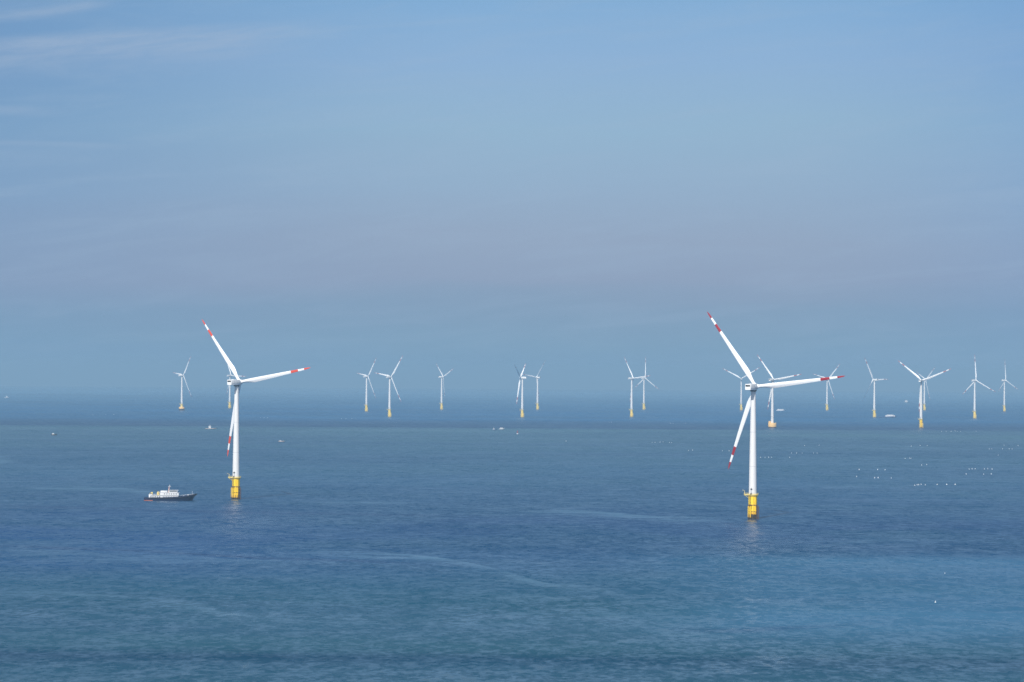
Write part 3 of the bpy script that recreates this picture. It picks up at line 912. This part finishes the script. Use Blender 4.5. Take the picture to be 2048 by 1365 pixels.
M['bluehull'] = mat('faded_blue_hull', (0.06, 0.13, 0.28), 0.5)
M['darkhull'] = mat('dark_wooden_hull', (0.04, 0.035, 0.03), 0.7)
M['palehull'] = mat('pale_pinkish_hull', (0.62, 0.52, 0.50), 0.5)
boat('fishing_boat', 'small pale fishing boat with white cabin and mast, left of the orange-banded turbine tower', 'boat', 422.5, 858.5, 20, 5.4, 'palehull', [(.28, .48, .6, 1.2, 5.4)], rad(6), 1.0, 8.5)
boat('ferry', 'long low white vessel right of the turbine with the wide orange-yellow base', 'ship', 1561.5, 822, 26, 7, 'shipwhite', [(.12, .8, .8, 1.6, 4.6)], rad(-3), 1.6, 0, boot='shipwhite')
boat('supply_ship', 'distant dark blue supply ship with long white superstructure at its right end', 'ship', 1775.5, 835.5, 43, 9, 'bluehull', [(.34, .96, .8, 2.0, 5.6), (.46, .88, .7, 5.5, 7.4)], rad(2), 2.0, 0, bow_right=False) if False else None
boat('supply_ship', 'distant dark blue ship with long white superstructure beside a turbine on the right', 'ship', 1775.5, 835.5, 42, 9, 'bluehull', [(.36, .90, .8, 2.0, 5.4), (.44, .80, .7, 5.3, 6.8)], rad(2), 2.0)
boat('motor_boat', 'small bright white motor boat at centre, below the turbine with the right pointing nacelle', 'boat', 1003.5, 859.5, 9.5, 3.4, 'shipwhite', [(.2, .7, .8, 1.0, 3.2)], rad(12), 1.2, 0)
boat('fishing_boat', 'tiny faded blue fishing boat just left of the bright white motor boat', 'boat', 989.5, 860.5, 8.5, 2.8, 'bluehull', [(.15, .45, .7, .9, 2.4)], rad(-5), 1.0, 5.2)
boat('fishing_boat', 'tiny dark fishing boat with pale cabin, alone near the left edge', 'boat', 108.5, 871, 9, 3.2, 'darkhull', [(.15, .5, .7, 1.0, 3.0)], rad(-8), 1.3, 4)
boat('skiff', 'tiny whitish open boat between the orange-banded turbine and the centre', 'boat', 563.5, 884, 9.5, 3, 'palehull', [(.2, .42, .6, .7, 1.9)], rad(-10), .8, 0)
boat('fishing_boat', 'faint white boat far out near the horizon, left edge', 'boat', 14, 796, 18, 5, 'shipwhite', [(.3, .6, .7, 2, 6)], 0, 1.5, 12)
boat('motor_boat', 'faint white boat far out near the horizon, left of the wide V bladed turbine', 'boat', 1812, 805, 18, 5, 'shipwhite', [(.3, .8, .7, 2, 8)], 0, 2, 0)


# ------------------------------------------------------------------ buoys and net floats
def beacon_buoy(px, py):
    r = thing('marker_buoy', 'red and white marker buoy right of the bright white motor boat', 'buoy', at(px, py), 0)
    bm = bmesh.new(); lathe(bm, [(.5, -.6), (1.5, -.2), (1.6, .7), (1.2, 1.1)], 20); obj('float', mesh_of('float', bm, M['shipwhite']), r)
    bm = bmesh.new()
    for k in range(4):
        a = rad(45 + 90 * k); tube(bm, (1.1 * math.cos(a), 1.1 * math.sin(a), 1.05), (.4 * math.cos(a), .4 * math.sin(a), 4.6), .12, 6)
    lathe(bm, [(.62, 2.4), (.62, 4.2)], 16); lathe(bm, [(.5, 4.55), (.75, 4.9), (.5, 5.4), (.1, 5.7)], 16)
    obj('lattice', mesh_of('lattice', bm, M['red']), r)
    return r


beacon_buoy(1035, 868.5)
bm = bmesh.new()
lathe(bm, [(.35, -.5), (.85, -.15), (.95, .45), (.7, 1.0), (.3, 1.25), (.12, 1.3)], 14)
tube(bm, (0, 0, 1.2), (0, 0, 2.2), .07, 6); box(bm, (-.3, -.04, 1.75), (.3, .04, 2.2))
float_me = mesh_of('net_float', bm, M['shipwhite'])
random.seed(4)
ROWS = [
    ('white net float in the long bright row nearest the camera, far right', [(1829, 971.5), (1834, 970.5), (1837, 970.5), (1842, 969.5), (1850, 970.5), (1874, 970), (1893, 970), (1910, 970)], 1.25),
    ('white net float in the double row of specks near the right edge', [(1932, 949), (1938, 939), (1944, 938.5), (1950, 938.5), (1967, 949), (1968.5, 939), (1975, 938.5), (1982, 949), (1984, 939)], 1.15),
    ('white net float in the twin short rows right of the nearest turbine', [(1749, 956.5), (1756, 956.5), (1782, 957), (1713, 954), (1755, 940), (1770, 940.5), (1718, 940)], 1.15),
    ('white net float of the scattered group in the middle of the float field', [(1810, 917.5), (1819, 917), (1821.5, 917.5), (1843, 931), (1853, 930)], 1.1),
    ('white net float of the upper rows beside the right edge', [(1978, 898.5), (1983, 898.5), (1996, 911), (2005, 898.5), (2018, 898.5), (2024, 898.5), (2008, 891), (2036, 892), (1854, 892), (1840, 892), (1822, 893)], 1.1),
    ('pale net float in the thin row just right of the nearest turbine tower', [(1521, 916), (1530, 916), (1537, 915.5), (1543, 915.5), (1579, 915.5), (1583, 907), (1593, 907), (1604, 907), (1627, 907), (1634, 907), (1638, 891), (1609, 892)], 1.1),
    ('pale net float in the thin row left of the nearest turbine hanging blade', [(1304, 885.5), (1310, 885.5), (1320, 885), (1326, 884.5), (1339, 885.5), (1343, 886), (1385, 901), (1377, 902), (1445, 902.5), (1458, 902.5)], 1.1),
    ('faint net float in the far row right of the wide V bladed turbine', [(1883, 863.5), (1892, 863.5), (1902, 863.5), (1914, 863.5), (1921, 863.5), (1952, 863), (1910, 862.5)], 1.3),
    ('faint net float in the row below the turbine that stands left of the nearest one', [(1341, 847.5), (1346, 848), (1371, 847), (1218, 845), (1223, 845)], 1.2),
    ('faint net float far out, right of the orange-banded turbine', [(521, 836), (528, 836), (535, 836), (683, 838), (692, 838), (704, 838), (712, 838)], 1.2),
    ('faint net float far out, between the left edge and the leftmost turbine', [(186, 830), (212, 829.5), (228, 830)], 1.3),
]
for lab, pts, sc in ROWS:
    for x, y in pts:
        o = obj('net_float', float_me); p = at(x, y); o.location = p; o.scale = (sc * (.34 + .16 * random.random()),) * 3
        o['label'] = lab; o['category'] = 'net float'; o['group'] = lab.replace('white net float', 'net floats').replace('pale net float', 'net floats').replace('faint net float', 'net floats')
for x, y, sc, lab in ((1870, 1205, .36, 'lone white buoy in the nearest water, lower right'), (1889, 1147, .24, 'tiny pale buoy floating above and right of the lone white buoy'),
                      (1132, 883, .6, 'lone pale buoy right of the red and white marker buoy')):
    o = obj('buoy', float_me); o.location = at(x, y); o.scale = (sc, sc, sc); o['label'] = lab; o['category'] = 'buoy'

# ------------------------------------------------------------------ haze
bm = bmesh.new(); R_ = 46000
box(bm, (-R_, -R_, -152), (R_, R_, 162))
hm = bpy.data.materials.new('sea_haze'); hm.use_nodes = True
hn = hm.node_tree; hn.nodes.clear(); ho = hn.nodes.new('ShaderNodeOutputMaterial'); pv = hn.nodes.new('ShaderNodeVolumePrincipled')
pv.inputs['Color'].default_value = (0.385, 0.635, 0.85, 1); pv.inputs['Density'].default_value = 7.5e-5
pv.inputs['Anisotropy'].default_value = 0.0
hn.links.new(pv.outputs[0], ho.inputs['Volume'])
hz = obj('haze', mesh_of('haze', bm, hm, False)); hz['kind'] = 'stuff'
